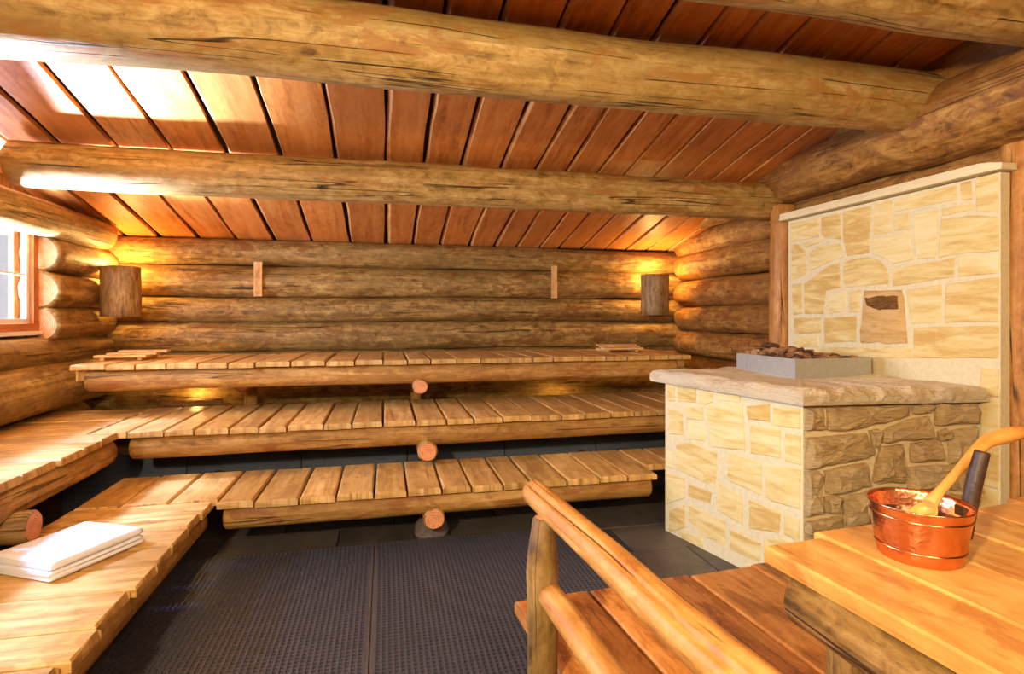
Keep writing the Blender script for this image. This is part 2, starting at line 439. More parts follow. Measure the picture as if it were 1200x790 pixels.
PANEL = [[[3.891,2.243],[3.59,2.235],[3.59,2.093],[3.891,2.091]],[[3.569,2.235],[3.39,2.236],[3.381,2.045],[3.524,2.074],[3.569,2.11]],[[3.366,2.239],[3.13,2.238],[3.145,1.922],[3.333,1.92],[3.366,2.062]],[[3.102,2.242],[2.97,2.242],[2.974,2.039],[3.108,2.036]],[[3.757,2.063],[3.55,2.077],[3.532,2.059],[3.728,2.024]],[[3.885,2.073],[3.786,2.06],[3.72,1.985],[3.72,1.822],[3.876,1.781]],[[3.689,1.982],[3.617,2.019],[3.398,2.02],[3.354,1.918],[3.435,1.905],[3.68,1.844]],[[3.119,2.014],[2.846,2.017],[2.822,1.845],[2.966,1.832],[3.03,1.878],[3.119,1.914]],[[3.366,1.87],[3.314,1.888],[3.156,1.896],[3.065,1.864],[3.005,1.798],[2.993,1.708],[3.337,1.699],[3.366,1.754]],[[3.746,1.752],[3.485,1.87],[3.398,1.876],[3.39,1.701],[3.524,1.684],[3.55,1.514],[3.737,1.515]],[[3.876,1.749],[3.775,1.754],[3.763,1.515],[3.864,1.504]],[[3.506,1.663],[3.342,1.676],[3.333,1.532],[3.493,1.514]],[[3.309,1.663],[3.215,1.676],[3.226,1.522],[3.309,1.523]],[[3.18,1.669],[2.896,1.662],[2.878,1.554],[2.865,1.329],[3.206,1.313],[3.206,1.467]],[[3.855,1.483],[3.577,1.484],[3.571,1.373],[3.855,1.353]],[[3.54,1.48],[3.249,1.496],[3.253,1.32],[3.54,1.297]],[[3.855,1.332],[3.603,1.349],[3.59,1.271],[3.855,1.241]],[[3.55,1.263],[2.837,1.311],[2.828,1.236],[3.55,1.182]],[[3.855,1.22],[3.577,1.251],[3.577,1.16],[3.855,1.138]],[[2.949,2.235],[2.555,2.248],[2.549,2.161],[2.949,2.164]],[[2.529,2.253],[2.472,2.252],[2.468,2.144],[2.525,2.153]],[[2.446,2.252],[2.329,2.264],[2.329,2.049],[2.443,2.077]],[[2.955,2.141],[2.847,2.139],[2.847,2.036],[2.955,2.044]],[[2.815,2.124],[2.663,2.121],[2.679,1.843],[2.793,1.846],[2.818,2.003]],[[2.64,2.124],[2.465,2.123],[2.461,2.087],[2.635,2.083]],[[2.644,2.063],[2.443,2.057],[2.329,2.024],[2.329,1.843],[2.532,1.851],[2.663,1.841]],[[2.541,1.835],[2.329,1.827],[2.329,1.725],[2.541,1.721]],[[2.965,1.795],[2.566,1.833],[2.569,1.723],[2.869,1.693],[2.969,1.689]],[[2.869,1.661],[2.64,1.682],[2.646,1.459],[2.833,1.448]],[[2.615,1.681],[2.329,1.708],[2.329,1.467],[2.62,1.459]],[[2.82,1.425],[2.329,1.45],[2.329,1.273],[2.82,1.237]]]
LEFT_FACE = [[[0.118,1.017],[0.293,1.028],[0.293,0.931],[0.131,0.918]],[[0.321,1.023],[0.443,1.025],[0.436,0.955],[0.375,0.929],[0.321,0.927]],[[0.467,1.02],[0.653,1.025],[0.653,0.985],[0.467,0.973]],[[0.024,1.025],[0.092,1.029],[0.099,0.913],[0.022,0.912]],[[0.2,0.891],[0.359,0.918],[0.359,0.825],[0.212,0.812]],[[0.403,0.935],[0.669,0.976],[0.689,0.704],[0.425,0.672],[0.403,0.818],[0.387,0.884]],[[0.697,0.969],[0.857,1.007],[0.857,0.904],[0.706,0.894]],[[0.881,0.988],[1.05,1.006],[1.05,0.897],[0.874,0.885]],[[0.03,0.853],[0.169,0.856],[0.185,0.699],[0.043,0.681]],[[0.225,0.798],[0.371,0.801],[0.382,0.698],[0.225,0.684]],[[0.726,0.863],[0.926,0.869],[0.926,0.716],[0.726,0.701]],[[0.955,0.859],[1.05,0.863],[1.05,0.704],[0.955,0.708]],[[0.11,0.626],[0.269,0.668],[0.472,0.642],[0.461,0.427],[0.11,0.455]],[[0.011,0.558],[0.086,0.566],[0.086,0.453],[0.011,0.449]],[[0.566,0.671],[0.802,0.661],[0.802,0.475],[0.555,0.499]],[[0.826,0.659],[1.05,0.684],[1.045,0.473],[0.869,0.461],[0.83,0.48]],[[0.011,0.408],[0.19,0.417],[0.19,0.28],[0.011,0.186]],[[0.225,0.381],[0.427,0.385],[0.416,0.312],[0.225,0.304]],[[0.48,0.459],[0.669,0.43],[0.669,0.261],[0.472,0.292]],[[0.716,0.428],[0.926,0.416],[0.918,0.304],[0.716,0.257]],[[0.95,0.416],[1.042,0.409],[1.042,0.297],[0.95,0.308]],[[0.043,0.154],[0.19,0.236],[0.195,0.083],[0.043,-0.003]],[[0.225,0.247],[0.536,0.234],[0.536,0.083],[0.352,0.093],[0.225,0.143]],[[0.576,0.206],[0.797,0.205],[0.788,0.089],[0.576,0.082]],[[0.144,0.04],[0.336,0.08],[0.359,0.0],[0.169,-0.017]],[[0.819,0.228],[0.938,0.282],[1.042,0.268],[1.042,0.182],[0.921,0.09],[0.819,0.093]],[[0.693,0.043],[0.797,0.069],[0.797,0.023],[0.693,-0.004]],[[0.869,0.053],[1.045,0.162],[1.045,0.012],[0.886,0.003]]]
FRONT_FACE = [[[0.007,1.015],[0.105,1.019],[0.108,0.896],[0.007,0.898]],[[0.124,1.013],[0.606,1.023],[0.606,0.961],[0.396,0.921],[0.272,0.892],[0.135,0.895]],[[0.627,1.022],[0.745,1.027],[0.745,0.997],[0.72,0.974],[0.627,0.973]],[[0.762,1.033],[1.04,1.034],[1.044,0.915],[0.921,0.905],[0.762,0.909]],[[0.007,0.854],[0.081,0.859],[0.355,0.875],[0.4,0.761],[0.355,0.737],[0.094,0.701],[0.007,0.694]],[[0.371,0.883],[0.421,0.892],[0.417,0.837],[0.396,0.787]],[[0.448,0.885],[0.606,0.943],[0.717,0.961],[0.752,0.844],[0.452,0.824]],[[0.777,0.867],[0.82,0.887],[0.82,0.84],[0.784,0.821]],[[0.62,0.81],[0.777,0.828],[0.795,0.802],[0.791,0.717],[0.613,0.709]],[[0.841,0.876],[1.056,0.894],[1.059,0.703],[0.841,0.697]],[[0.438,0.796],[0.571,0.805],[0.582,0.731],[0.575,0.596],[0.393,0.609],[0.413,0.736]],[[0.115,0.679],[0.348,0.716],[0.366,0.635],[0.38,0.597],[0.272,0.562],[0.122,0.555]],[[0.007,0.675],[0.088,0.676],[0.09,0.594],[0.086,0.456],[0.007,0.437]],[[0.599,0.683],[0.892,0.694],[0.896,0.552],[0.599,0.563]],[[0.909,0.679],[1.051,0.683],[1.051,0.534],[0.909,0.539]],[[0.115,0.54],[0.19,0.544],[0.19,0.464],[0.115,0.455]],[[0.217,0.537],[0.355,0.563],[0.366,0.381],[0.224,0.371]],[[0.007,0.413],[0.207,0.436],[0.212,0.371],[0.007,0.355]],[[0.382,0.556],[0.589,0.548],[0.589,0.345],[0.382,0.355]],[[0.606,0.537],[0.834,0.529],[0.834,0.334],[0.606,0.345]],[[0.848,0.528],[1.051,0.52],[1.051,0.325],[0.848,0.334]],[[0.007,0.336],[0.286,0.342],[0.286,0.181],[0.007,0.186]],[[0.302,0.342],[0.635,0.327],[0.635,0.176],[0.302,0.18]],[[0.652,0.326],[1.049,0.308],[1.049,0.181],[0.652,0.175]],[[0.007,0.164],[0.396,0.16],[0.396,0.048],[0.007,0.02]],[[0.417,0.159],[0.777,0.153],[0.777,0.065],[0.417,0.053]],[[0.798,0.155],[1.049,0.161],[1.049,0.083],[0.798,0.071]]]

# ================================================================ SETTING
EAVE, SLOPE, YB = 2.26, 0.225, 5.94
def zc(y): return EAVE+SLOPE*(YB-y)

# ---- floor
m = MB(); m.box(-2.95, -1.7, -0.12, 3.7, 6.2, -0.012)
floor = tag(m.build('floor', M['gap'], None, (0, 2, 0)), kind='structure')
ys = 0.9; row = 0
while ys < 5.3:
    xs = -2.6+(0.37 if row % 2 else 0.0)-0.3
    while xs < 3.3:
        x0, x1 = max(xs, -2.75), min(xs+0.74, 3.4)
        if x1-x0 > 0.1:
            h = random.uniform(-0.0015, 0.0015)
            plank('tile', ((x0+x1)/2, ys+0.20, -0.011+h), (1, 0, 0), x1-x0-0.008, 0.392, 0.022, 'tile', floor, 0.003)
        xs += 0.74
    ys += 0.40; row += 1

# ---- ceiling: dark underlay with separate waney boards below it
RIDGE = 0.7
m = MB()
a = [m.vert((-2.95, 6.2, zc(6.2)+0.07)), m.vert((3.75, 6.2, zc(6.2)+0.07)), m.vert((3.75, RIDGE, zc(RIDGE)+0.07)), m.vert((-2.95, RIDGE, zc(RIDGE)+0.07))]
b = [m.vert((m.v[i][0], m.v[i][1], m.v[i][2]+0.08)) for i in a]
zl = zc(RIDGE)-(RIDGE+1.75)*0.3
a2 = [m.vert((-2.95, -1.75, zl+0.07)), m.vert((3.75, -1.75, zl+0.07))]; b2 = [m.vert((-2.95, -1.75, zl+0.15)), m.vert((3.75, -1.75, zl+0.15))]
m.face((a[0], a[3], a[2], a[1])); m.face((b[0], b[1], b[2], b[3]))
m.face((a[3], a2[0], a2[1], a[2]), None, 1); m.face((b[3], b[2], b2[1], b2[0]))
m.face((a[0], b[0], b[3], a[3])); m.face((a[1], a[2], b[2], b[1])); m.face((a[0], a[1], b[1], b[0]))
m.face((a2[0], b2[0], b2[1], a2[1])); m.face((a[3], b[3], b2[0], a2[0])); m.face((a[2], a2[1], b2[1], b[2]))
ceiling = tag(m.build('ceiling', [M['gap'], M['plaster']]), kind='structure')
SEAMS = [-2.78, -2.44, -2.15, -1.80, -1.46, -1.10, -0.74, -0.36, 0.0, 0.28, 0.565, 0.88, 1.16, 1.41, 1.68, 1.91, 2.18, 2.46, 2.72, 2.98, 3.24, 3.5]
def ceil_board(x0, x1, seed):
    m = MB(); N = 26; T = 0.034; gap = 0.026
    ch = random.uniform(0.012, 0.035); prev = None; acc = 0
    y0, y1 = YB+0.12, RIDGE
    dz = random.uniform(0, 0.008)
    for i in range(N+1):
        y = y0+(y1-y0)*i/N
        wl = 0.016*noise.noise((y*1.6, seed*3.7, 1.0))+0.006*noise.noise((y*6, seed*3.7, 4.0))
        wr = 0.014*noise.noise((y*1.7, seed*5.1, 8.0))
        c2 = ch*(0.8+0.5*noise.noise((y*1.9, seed*2.2, 3.0)))
        xl, xr = x0+gap/2+wl, x1-gap/2+wr; zt = zc(y)+0.066-dz; zb = zt-T
        r = [m.vert((xl, y, zt)), m.vert((xl, y, zt-T*0.45)), m.vert((xl+c2, y, zb)), m.vert((xr, y, zb)), m.vert((xr, y, zt))]
        u = i/N*(y0-y1)*1.02
        if prev:
            pu, p = prev
            vs = [0, T*0.45, T*0.45+c2, T+x1-x0, 2*T+x1-x0, 2*T+2*(x1-x0)]
            for k in range(5):
                j = (k+1) % 5
                m.face((p[k], p[j], r[j], r[k]), [(pu, vs[k]), (pu, vs[k+1]), (u, vs[k+1]), (u, vs[k])], 1 if k == 1 else 0)
        else: m.face(r[::-1])
        prev = (u, r)
    m.face(prev[1])
    m.build('board', [M['ceil'], M['ceiledge']], ceiling)
for i in range(len(SEAMS)-1): ceil_board(SEAMS[i], SEAMS[i+1], i+1)

# ---- back wall of stacked logs
wall_back = tag(rbox('wall_back', -2.95, 6.10, -0.05, 3.75, 6.25, 2.32, 'gap'), kind='structure')
for i, (z, r) in enumerate([(2.132, 0.130), (1.845, 0.160), (1.562, 0.127), (1.288, 0.155), (0.995, 0.15), (0.71, 0.15), (0.42, 0.15), (0.14, 0.15)]):
    log('log', (-2.80, YB+r, z), (3.55, YB+r, z), r*1.02, r, 'backlog', wall_back, 10+i, 0.10, 0.018, 40, 22)
# ---- left wall with the window opening
m = MB()
for q in [(-2.80, -1.7, -0.05, -2.74, 6.2, 1.36), (-2.80, -1.7, 2.26, -2.74, 6.2, 2.9), (-2.80, 4.99, 1.36, -2.765, 6.2, 2.26), (-2.80, -1.7, 1.36, -2.74, 2.15, 2.26)]: m.box(*q)
wall_left = tag(m.build('wall_left', M['plaster']), kind='structure')
for i, (z, r) in enumerate([(1.985, 0.150), (1.700, 0.152), (1.435, 0.140)]):
    log('log', (-2.61, 5.0, z), (-2.61, 6.0, z), r, r*0.97, 'leftlog', wall_left, 30+i, 0.09, 0.01, 10, 24)
log('log', (-2.60, 0.6, 1.245), (-2.60, 6.0, 1.215), 0.120, 0.115, 'leftlog', wall_left, 34, 0.14, 0.02, 22, 20)
log('log', (-2.60, 0.6, 0.945), (-2.60, 5.9, 0.945), 0.205, 0.19, 'leftlog', wall_left, 35, 0.10, 0.03, 22, 22)
log('log', (-2.82, 0.6, 0.57), (-2.82, 6.0, 0.57), 0.16, 0.16, 'leftlog', wall_left, 36, 0.10, 0.02, 12, 14)
log('log', (-2.83, 0.6, 0.24), (-2.83, 6.0, 0.24), 0.17, 0.17, 'leftlog', wall_left, 37, 0.10, 0.02, 12, 14)
log('log', (-2.50, 0.8, 2.24), (-2.50, 5.78, 2.235), 0.15, 0.13, 'leftlog', wall_left, 38, 0.12, 0.02, 24, 20, label='round plate log over the window')
# ---- right wall
wall_right = tag(rbox('wall_right', 3.58, -1.7, -0.05, 3.75, 6.2, 3.6, 'gap'), kind='structure')
for i, (z, r) in enumerate([(2.06, 0.155), (1.75, 0.150), (1.465, 0.138), (1.19, 0.138), (0.90, 0.15), (0.60, 0.15), (0.30, 0.15)]):
    log('log', (3.28+r, 5.97, z), (3.28+r, 0.6, z), r, r*1.04, 'rightlog', wall_right, 50+i, 0.10, 0.02, 20, 20)
log('log', (3.44, 5.97, 2.32), (3.45, 0.6, 2.36), 0.150, 0.17, 'rightlog', wall_right, 58, 0.10, 0.03, 22, 20)
def hump(t):   # swells where the tie beam rests on it
    y = 5.97+(0.5-5.97)*t
    return 1.0+0.20*max(0, min(1, (3.15-y)/0.35))
log('log', (3.29, 5.97, 2.60), (3.25, 0.5, 2.68), 0.185, 0.20, 'rightlog', wall_right, 59, 0.08, 0.03, 40, 24, rf=hump)
log('log', (3.36, 4.4, 2.95), (3.36, 0.5, 2.98), 0.18, 0.18, 'rightlog', wall_right, 60, 0.10, 0.03, 20, 20)
log('log', (3.38, 2.9, 3.22), (3.38, 0.5, 3.22), 0.15, 0.15, 'rightlog', wall_right, 61, 0.10, 0.03, 14, 16)
# ---- wall behind the camera
tag(rbox('wall_front', -2.95, -1.85, -0.05, 3.75, -1.7, 3.0, 'plaster'), kind='structure')

# ---- window
win = tag(empty('window_1', (-2.72, 3.6, 1.36)), kind='structure')
Y0, Y1, Z0, Z1 = 2.20, 4.985, 1.385, 2.235
def wbar(name, y0, z0, y1, z1, x0, x1, mat): rbox(name, x0, y0, z0, x1, y1, z1, mat, win)
wbar('frame_stile', Y1-0.055, Z0, Y1, Z1, -2.68, -2.60, 'frame'); wbar('frame_stile', Y0, Z0, Y0+0.07, Z1, -2.68, -2.60, 'frame')
wbar('frame_head', Y0, Z1-0.065, Y1, Z1, -2.68, -2.595, 'frame'); wbar('frame_bottom', Y0, Z0, Y1, Z0+0.055, -2.68, -2.595, 'frame')
ws = [Y0+0.055+(Y1-Y0-0.11)*i/3 for i in range(4)]
for i in range(3):
    ya, yb, za, zb = ws[i]+0.002, ws[i+1]-0.002, Z0+0.057, Z1-0.067
    m = MB(); sw = 0.035
    for q in ((ya, za, ya+sw, zb), (yb-sw, za, yb, zb), (ya+sw, za, yb-sw, za+sw), (ya+sw, zb-sw, yb-sw, zb)): m.box(-2.665, q[0], q[1], -2.63, q[2], q[3])
    sash = m.build('sash', M['sash'], win)
    rbox('glazing_bar', -2.66, ya+sw, 1.80, -2.635, yb-sw, 1.816, 'sash', sash)
    for (z0, z1) in ((za+sw, 1.80), (1.816, zb-sw)): rbox('pane', -2.65, ya+sw, z0, -2.646, yb-sw, z1, 'glass', sash)
wbar('sill', Y0-0.05, Z0-0.03, Y1+0.0, Z0-0.002, -2.74, -2.57, 'sash')

# ---- roof beams
o = log('roof_beam', (-2.85, 2.76, 2.785), (3.30, 2.76, 2.785), 0.180, 0.178, 'beam', None, 71, 0.07, 0.025, 60, 48, groove=(46, 0.09, 1.4, 0.8, 4.9))
tag(o, 'huge weathered beam with long cracks, nearest across the top of the photo', 'beam')
o = log('roof_beam', (-2.33, 4.2, 2.475), (3.25, 4.2, 2.475), 0.148, 0.158, 'beam', None, 72, 0.06, 0.02, 36, 24)
tag(o, 'smooth round beam spanning the room between thick beam and back wall', 'beam')
o = log('roof_beam', (-0.5, 2.05, 2.965), (3.30, 2.05, 2.965), 0.165, 0.165, 'beam', None, 73, 0.07, 0.02, 28, 24)
tag(o, 'beam cut off by the upper right corner of the photo', 'beam')

# ================================================================ BENCHES
def widths(a, b, mean, var=0.18):
    n = max(1, round((b-a)/mean)); ws = [1+random.uniform(-var, var) for _ in range(n)]; s = sum(ws)
    e = [a]
    for w_ in ws: e.append(e[-1]+w_/s*(b-a))
    return e
def planks_y(parent, xs, y0, y1, ztop, mat='plank', T=0.04, frontf=None):
    """planks lying front to back"""
    for i in range(len(xs)-1):
        a, b = xs[i]+0.005, xs[i+1]-0.005
        yf = (frontf((a+b)/2) if frontf else y0)+random.uniform(-0.008, 0.008)
        plank('plank', ((a+b)/2, (yf+y1)/2, ztop-T/2+random.uniform(-0.003, 0.003)), (0, -1, 0), y1-yf, b-a, T, mat, parent, 0.010,
              (random.uniform(-0.004, 0.002), random.uniform(-0.005, 0.001)))
def planks_x(parent, yss, x0, x1, ztop, mat='plank', T=0.04):
    for i in range(len(yss)-1):
        a, b = yss[i]+0.007, yss[i+1]-0.007
        xe = x1+random.uniform(-0.016, 0.014)
        plank('plank', ((x0+xe)/2, (a+b)/2, ztop-T/2+random.uniform(-0.003, 0.003)), (1, 0, 0), xe-x0, b-a, T, mat, parent, 0.009,
              (random.uniform(-0.003, 0.001), random.uniform(-0.004, 0.001)))
ZT, ZM, ZL = 1.128, 0.724, 0.396
# top bench
t = tag(empty('bench', (0.25, 5.3, 0)), 'highest log bench along the back wall, under the two corner lamps', 'bench', 'tiered sauna benches')
planks_y(t, widths(-2.31, 2.83, 0.225), 4.79, 5.89, ZT)
log('front_beam', (-2.22, 4.875, ZT-0.04-0.083), (2.70, 4.875, ZT-0.04-0.083), 0.082, 0.086, 'fascia', t, 81, 0.06, 0.008, 30, 20, 0.75)
rbox('cleat', -2.30, 4.88, ZT-0.125, -2.20, 4.98, ZT-0.041, 'plank', t)
rbox('cleat', 2.66, 4.88, ZT-0.125, 2.80, 4.98, ZT-0.041, 'plank', t)
for x, yf in ((-1.22, 5.25), (0.286, 4.77)):
    log('support_log', (x, yf, 0.90), (x, 5.89, 0.90), 0.064, 0.064, 'fascia', t, 85+x, 0.05, 0.0, 6, 18)
    log('leg', (x, 5.60, 0.0), (x, 5.60, 0.84), 0.06, 0.055, 'fascia', t, 88+x, 0.05, 0.0, 5, 12)
# middle bench, back run
t = tag(empty('bench', (0.6, 4.7, 0)), 'middle log bench along the back wall, second tier up', 'bench', 'tiered sauna benches')
planks_y(t, widths(-1.905, 3.1, 0.215), 4.19, 5.26, ZM)
log('front_beam', (-1.68, 4.275, ZM-0.04-0.078), (3.05, 4.275, ZM-0.04-0.078), 0.080, 0.08, 'fascia', t, 91, 0.08, 0.010, 30, 20, 0.75)
for x, yf in ((-1.30, 4.75), (0.30, 4.13), (2.3, 4.75)):
    log('support_log', (x, yf, 0.50), (x, 5.9, 0.50), 0.074, 0.074, 'fascia', t, 95+x, 0.05, 0.0, 6, 18)
# lowest bench, back run
t = tag(empty('bench', (0.2, 3.95, 0)), 'lowest log bench along the back wall, just above the rubber mats', 'bench', 'tiered sauna benches')
def lowfront(x): return 3.66 if x < -1.0 else (3.59 if x < 1.86 else 3.80)
planks_y(t, widths(-1.75, -0.98, 0.24)+widths(-0.98, 1.86, 0.222)[1:]+[2.08, 2.30], 3.59, 4.30, ZL, frontf=lowfront)
log('front_beam', (-0.95, 3.665, ZL-0.04-0.068), (1.83, 3.665, ZL-0.04-0.068), 0.074, 0.07, 'fascia', t, 101, 0.10, 0.012, 26, 20, 0.8)
for x in (-1.30, 0.305):
    log('support_log', (x, 3.60, 0.195), (x, 4.88, 0.195), 0.070, 0.070, 'fascia', t, 105+x, 0.05, 0.0, 6, 18)
log('support_log', (1.75, 4.0, 0.195), (1.75, 4.88, 0.195), 0.070, 0.070, 'fascia', t, 109, 0.05, 0.0, 6, 18)
# middle bench, left run
t = tag(empty('bench', (-2.17, 2.6, 0)), 'upper bench along the left wall, under the window', 'bench', 'tiered sauna benches')
planks_x(t, widths(0.6, 4.19, 0.27), -2.62, -1.715, ZM)
planks_x(t, widths(4.19, 5.26, 0.27), -2.62, -1.91, ZM)
log('front_beam', (-1.79, 0.6, ZM-0.04-0.083), (-1.79, 4.19, ZM-0.04-0.083), 0.083, 0.083, 'fascia', t, 111, 0.07, 0.01, 24, 18, 0.75)
for y in (3.15, 1.2):
    log('support_log', (-2.62, y, 0.48), (-1.66, y, 0.48), 0.082, 0.078, 'leftlog', t, 115+y, 0.06, 0.0, 6, 18)
    log('leg', (-2.1, y, 0.0), (-2.1, y, 0.41), 0.06, 0.055, 'leftlog', t, 117+y, 0.06, 0.0, 5, 12)
# lowest bench, left run
t = tag(empty('bench', (-1.37, 2.1, 0)), 'lowest bench along the left side, with the folded white towel on it', 'bench', 'tiered sauna benches')
planks_x(t, [0.45, 0.68, 0.90, 1.14, 1.40, 1.61, 1.83, 2.05, 2.26, 2.54, 2.77, 2.97, 3.21, 3.43, 3.645], -1.745, -0.995, ZL)
log('front_beam', (-1.07, 0.45, ZL-0.04-0.068), (-1.07, 3.62, ZL-0.04-0.068), 0.068, 0.068, 'fascia', t, 121, 0.07, 0.01, 24, 18, 0.75)
log('front_beam', (-1.68, 0.45, ZL-0.04-0.068), (-1.68, 3.62, ZL-0.04-0.068), 0.068, 0.068, 'fascia', t, 122, 0.07, 0.01, 24, 14, 0.75)
for y in (2.86, 1.0):
    log('leg', (-1.27, y, 0.0), (-1.27, y, 0.235), 0.058, 0.055, 'fascia', t, 123+y, 0.06, 0.0, 5, 14)
    log('leg', (-1.66, y, 0.0), (-1.66, y, 0.235), 0.058, 0.055, 'fascia', t, 125+y, 0.06, 0.0, 5, 12)

# concrete plinth that carries the bench logs
t = tag(empty('plinth', (0.3, 4.95, 0)), 'low grey block plinth in the dark behind the lowest bench', 'plinth')
xs = -2.4
while xs < 2.2:
    plank('block', (xs+0.43, 4.97, 0.21), (1, 0, 0), 0.852, 0.16, 0.42, 'block', t, 0.006); xs += 0.86
# fieldstone under the middle support log
m = MB(); rings = []
for (z, hx, hy) in ((0.0, 0.105, 0.09), (0.03, 0.12, 0.10), (0.075, 0.105, 0.085), (0.118, 0.075, 0.065), (0.125, 0.05, 0.045)):
    ring = []
    for k in range(18):
        a = 2*PI*k/18; ca, sa = math.cos(a), math.sin(a); q = (abs(ca)**3+abs(sa)**3)**(-1/3)
        w_ = 1+0.10*noise.noise((ca*2, sa*2, z*12))
        ring.append(m.vert((0.305+ca*q*hx*w_, 3.86+sa*q*hy*w_, z)))
    rings.append(ring)
for a, b in zip(rings, rings[1:]):
    for k in range(18): m.face((a[k], a[(k+1) % 18], b[(k+1) % 18], b[k]), None, 0, True)
m.face(rings[0][::-1]); m.face(rings[-1])
tag(m.build('fieldstone', M['fieldstone'], None, (0.305, 3.86, 0)), 'grey pink stone on the floor under a log end of the lowest bench', 'stone')

# headrests lying on the top bench
def headrest(loc, label, n, L, tilt):
    t = tag(empty('headrest', loc), label, 'headrest'); x, y, z = loc
    for s_ in (-1, 1):
        m = MB(); m.obox((x+s_*L*0.36, y, z+0.014), (0, 1, 0), (1, 0, 0), 0.34, 0.03, 0.026); m.build('bearer', M['batten'], t)
    for i in range(n):
        m = MB(); yy = y-0.14+i*0.28/max(1, n-1)
        m.obox((x+i*0.03, yy, z+0.036+i*tilt), (1, 0, 0), (0, 1, 0), L, 0.10, 0.018, 0, 0.003); m.build('slat', M['batten'], t)
headrest((-2.12, 5.35, ZT+0.003), 'wooden slat headrest lying at the left end of the highest bench', 3, 0.38, 0.012)
headrest((2.35, 5.45, ZT+0.003), 'wooden slat headrest lying at the right end of the highest bench', 3, 0.42, 0.010)

# upright battens on the back wall
for x, z0, z1, w_, s_ in ((-1.226, 1.69, 2.03, 0.075, 'left of the two pale wooden battens on the back wall logs'), (1.817, 1.69, 2.05, 0.062, 'right of the two pale wooden battens on the back wall logs')):
    m = MB(); m.obox((x, YB-0.015, (z0+z1)/2), (0, 0, 1), (1, 0, 0), z1-z0, w_, 0.035, 0, 0.004)
    tag(m.build('wall_batten', M['batten']), s_, 'batten', 'battens on the back wall')

# corner lamps: hollow half logs hung in front of the bulb
def half_log_lamp(loc, facing, label):
    t = tag(empty('corner_lamp', loc), label, 'lamp', 'half log corner lamps'); x, y, z = loc
    m = MB(); N = 20; R, r = 0.155, 0.125; H = 0.45; span = 1.12*PI
    rows = []
    for zz in [0, 0.09, 0.18, 0.27, 0.36, H]:
        ro, ri = [], []
        for k in range(N+1):
            a = facing-span/2+span*k/N
            j = 1+0.05*noise.noise((math.cos(a)*2, math.sin(a)*2, zz*3))
            ro.append(m.vert((x+math.cos(a)*R*j, y+math.sin(a)*R*j, z+zz))); ri.append(m.vert((x+math.cos(a)*r, y+math.sin(a)*r, z+zz)))
        rows.append((ro, ri))
    for i in range(len(rows)-1):
        (a, b), (c, d) = rows[i], rows[i+1]; u0, u1 = 0.09*i, 0.09*(i+1)
        for k in range(N):
            v0, v1 = R*span*k/N, R*span*(k+1)/N
            m.face((a[k], a[k+1], c[k+1], c[k]), [(u0, v0), (u0, v1), (u1, v1), (u1, v0)], 0, True)
            m.face((b[k+1], b[k], d[k], d[k+1]), [(u0, v1), (u0, v0), (u1, v0), (u1, v1)], 0, True)
        m.face((a[0], c[0], d[0], b[0])); m.face((a[N], b[N], d[N], c[N]))
    for (ro, ri), up in ((rows[0], False), (rows[-1], True)):
        for k in range(N):
            f = (ro[k], ro[k+1], ri[k+1], ri[k]); m.face(f if up else f[::-1])
    m.build('shade', M['bark2'], t)
    m = MB(); m.box(x-0.04, y-0.02, z+0.05, x+0.04, y+0.10, z+0.09); br = m.build('bracket', M['inner'], t)
    m = MB(); m.tube([(x, y, z+0.09), (x, y, z+0.14)], 0.02, 12, 0, 0); m.build('socket', M['inner'], br)
M['bark2'] = wood('grey_brown_bark_shade', '604426', '9a7848', 'c09a66', patch='80603a', crack=0.5, knots=0.2, gx=6, gy=40, bump=0.006)
half_log_lamp((-2.325, 5.68, 1.49), -PI/2+0.35, 'upright half log lamp shade in the left back corner beside the window')
half_log_lamp((2.925, 5.72, 1.505), -PI/2-0.25, 'upright half log lamp shade in the right back corner')
# lamp below the top bench
t = tag(empty('bench_lamp', (-1.75, 5.74, 0.62)), 'dark log shade of the lamp hidden under the highest bench, at left', 'lamp')
log('shade', (-2.02, 5.74, 0.665), (-1.50, 5.74, 0.665), 0.055, 0.055, 'bark', t, 131, 0.06, 0.004, 8, 14)
rbox('bracket', -1.79, 5.79, 0.62, -1.71, 5.95, 0.66, 'inner', t)

# ================================================================ STONE HEARTH AND BACKSPLASH
A_, B_, C_, D_ = (2.15, 2.54), (3.165, 2.433), (3.165, 3.83), (1.906, 3.575)
hearth = tag(empty('hearth', (2.6, 3.1, 0)), 'cream sandstone heater hearth built against the right wall', 'hearth', None)
def prism(name, quad, z0, z1, mats, parent):
    m = MB(); lo = [m.vert((x, y, z0)) for x, y in quad]; hi = [m.vert((x, y, z1)) for x, y in quad]; n = len(quad)
    for i in range(n): m.face((lo[i], lo[(i+1) % n], hi[(i+1) % n], hi[i]), None, 1 if i == 0 else 0)
    m.face(lo[::-1]); m.face(hi); return m.build(name, mats, parent)
prism('mortar_core', [A_, B_, C_, D_], 0, 1.035, [M['mortar'], M['darkmortar']], hearth)
axl = (A_[0]-D_[0], A_[1]-D_[1]); ll = math.hypot(*axl); nl = (axl[1]/ll, -axl[0]/ll, 0)
for i, p in enumerate(LEFT_FACE):
    p = [(min(u, ll-0.004), min(max(v, 0.004), 1.028)) for u, v in p]
    stone(p, D_, (axl[0], axl[1], 0), nl, 'smooth', hearth, 0.03, 0.006, 0.0, 18, 0.004, i)
axf = (B_[0]-A_[0], B_[1]-A_[1]); lf = math.hypot(*axf); nf = (axf[1]/lf, -axf[0]/lf, 0)
for i, p in enumerate(FRONT_FACE):
    p = [(min(u, lf-0.004), min(max(v, 0.004), 1.028)) for u, v in p]
    stone(p, A_, (axf[0], axf[1], 0), nf, 'rugged', hearth, 0.03, 0.028, 0.024, 44, 0.006, i+40)
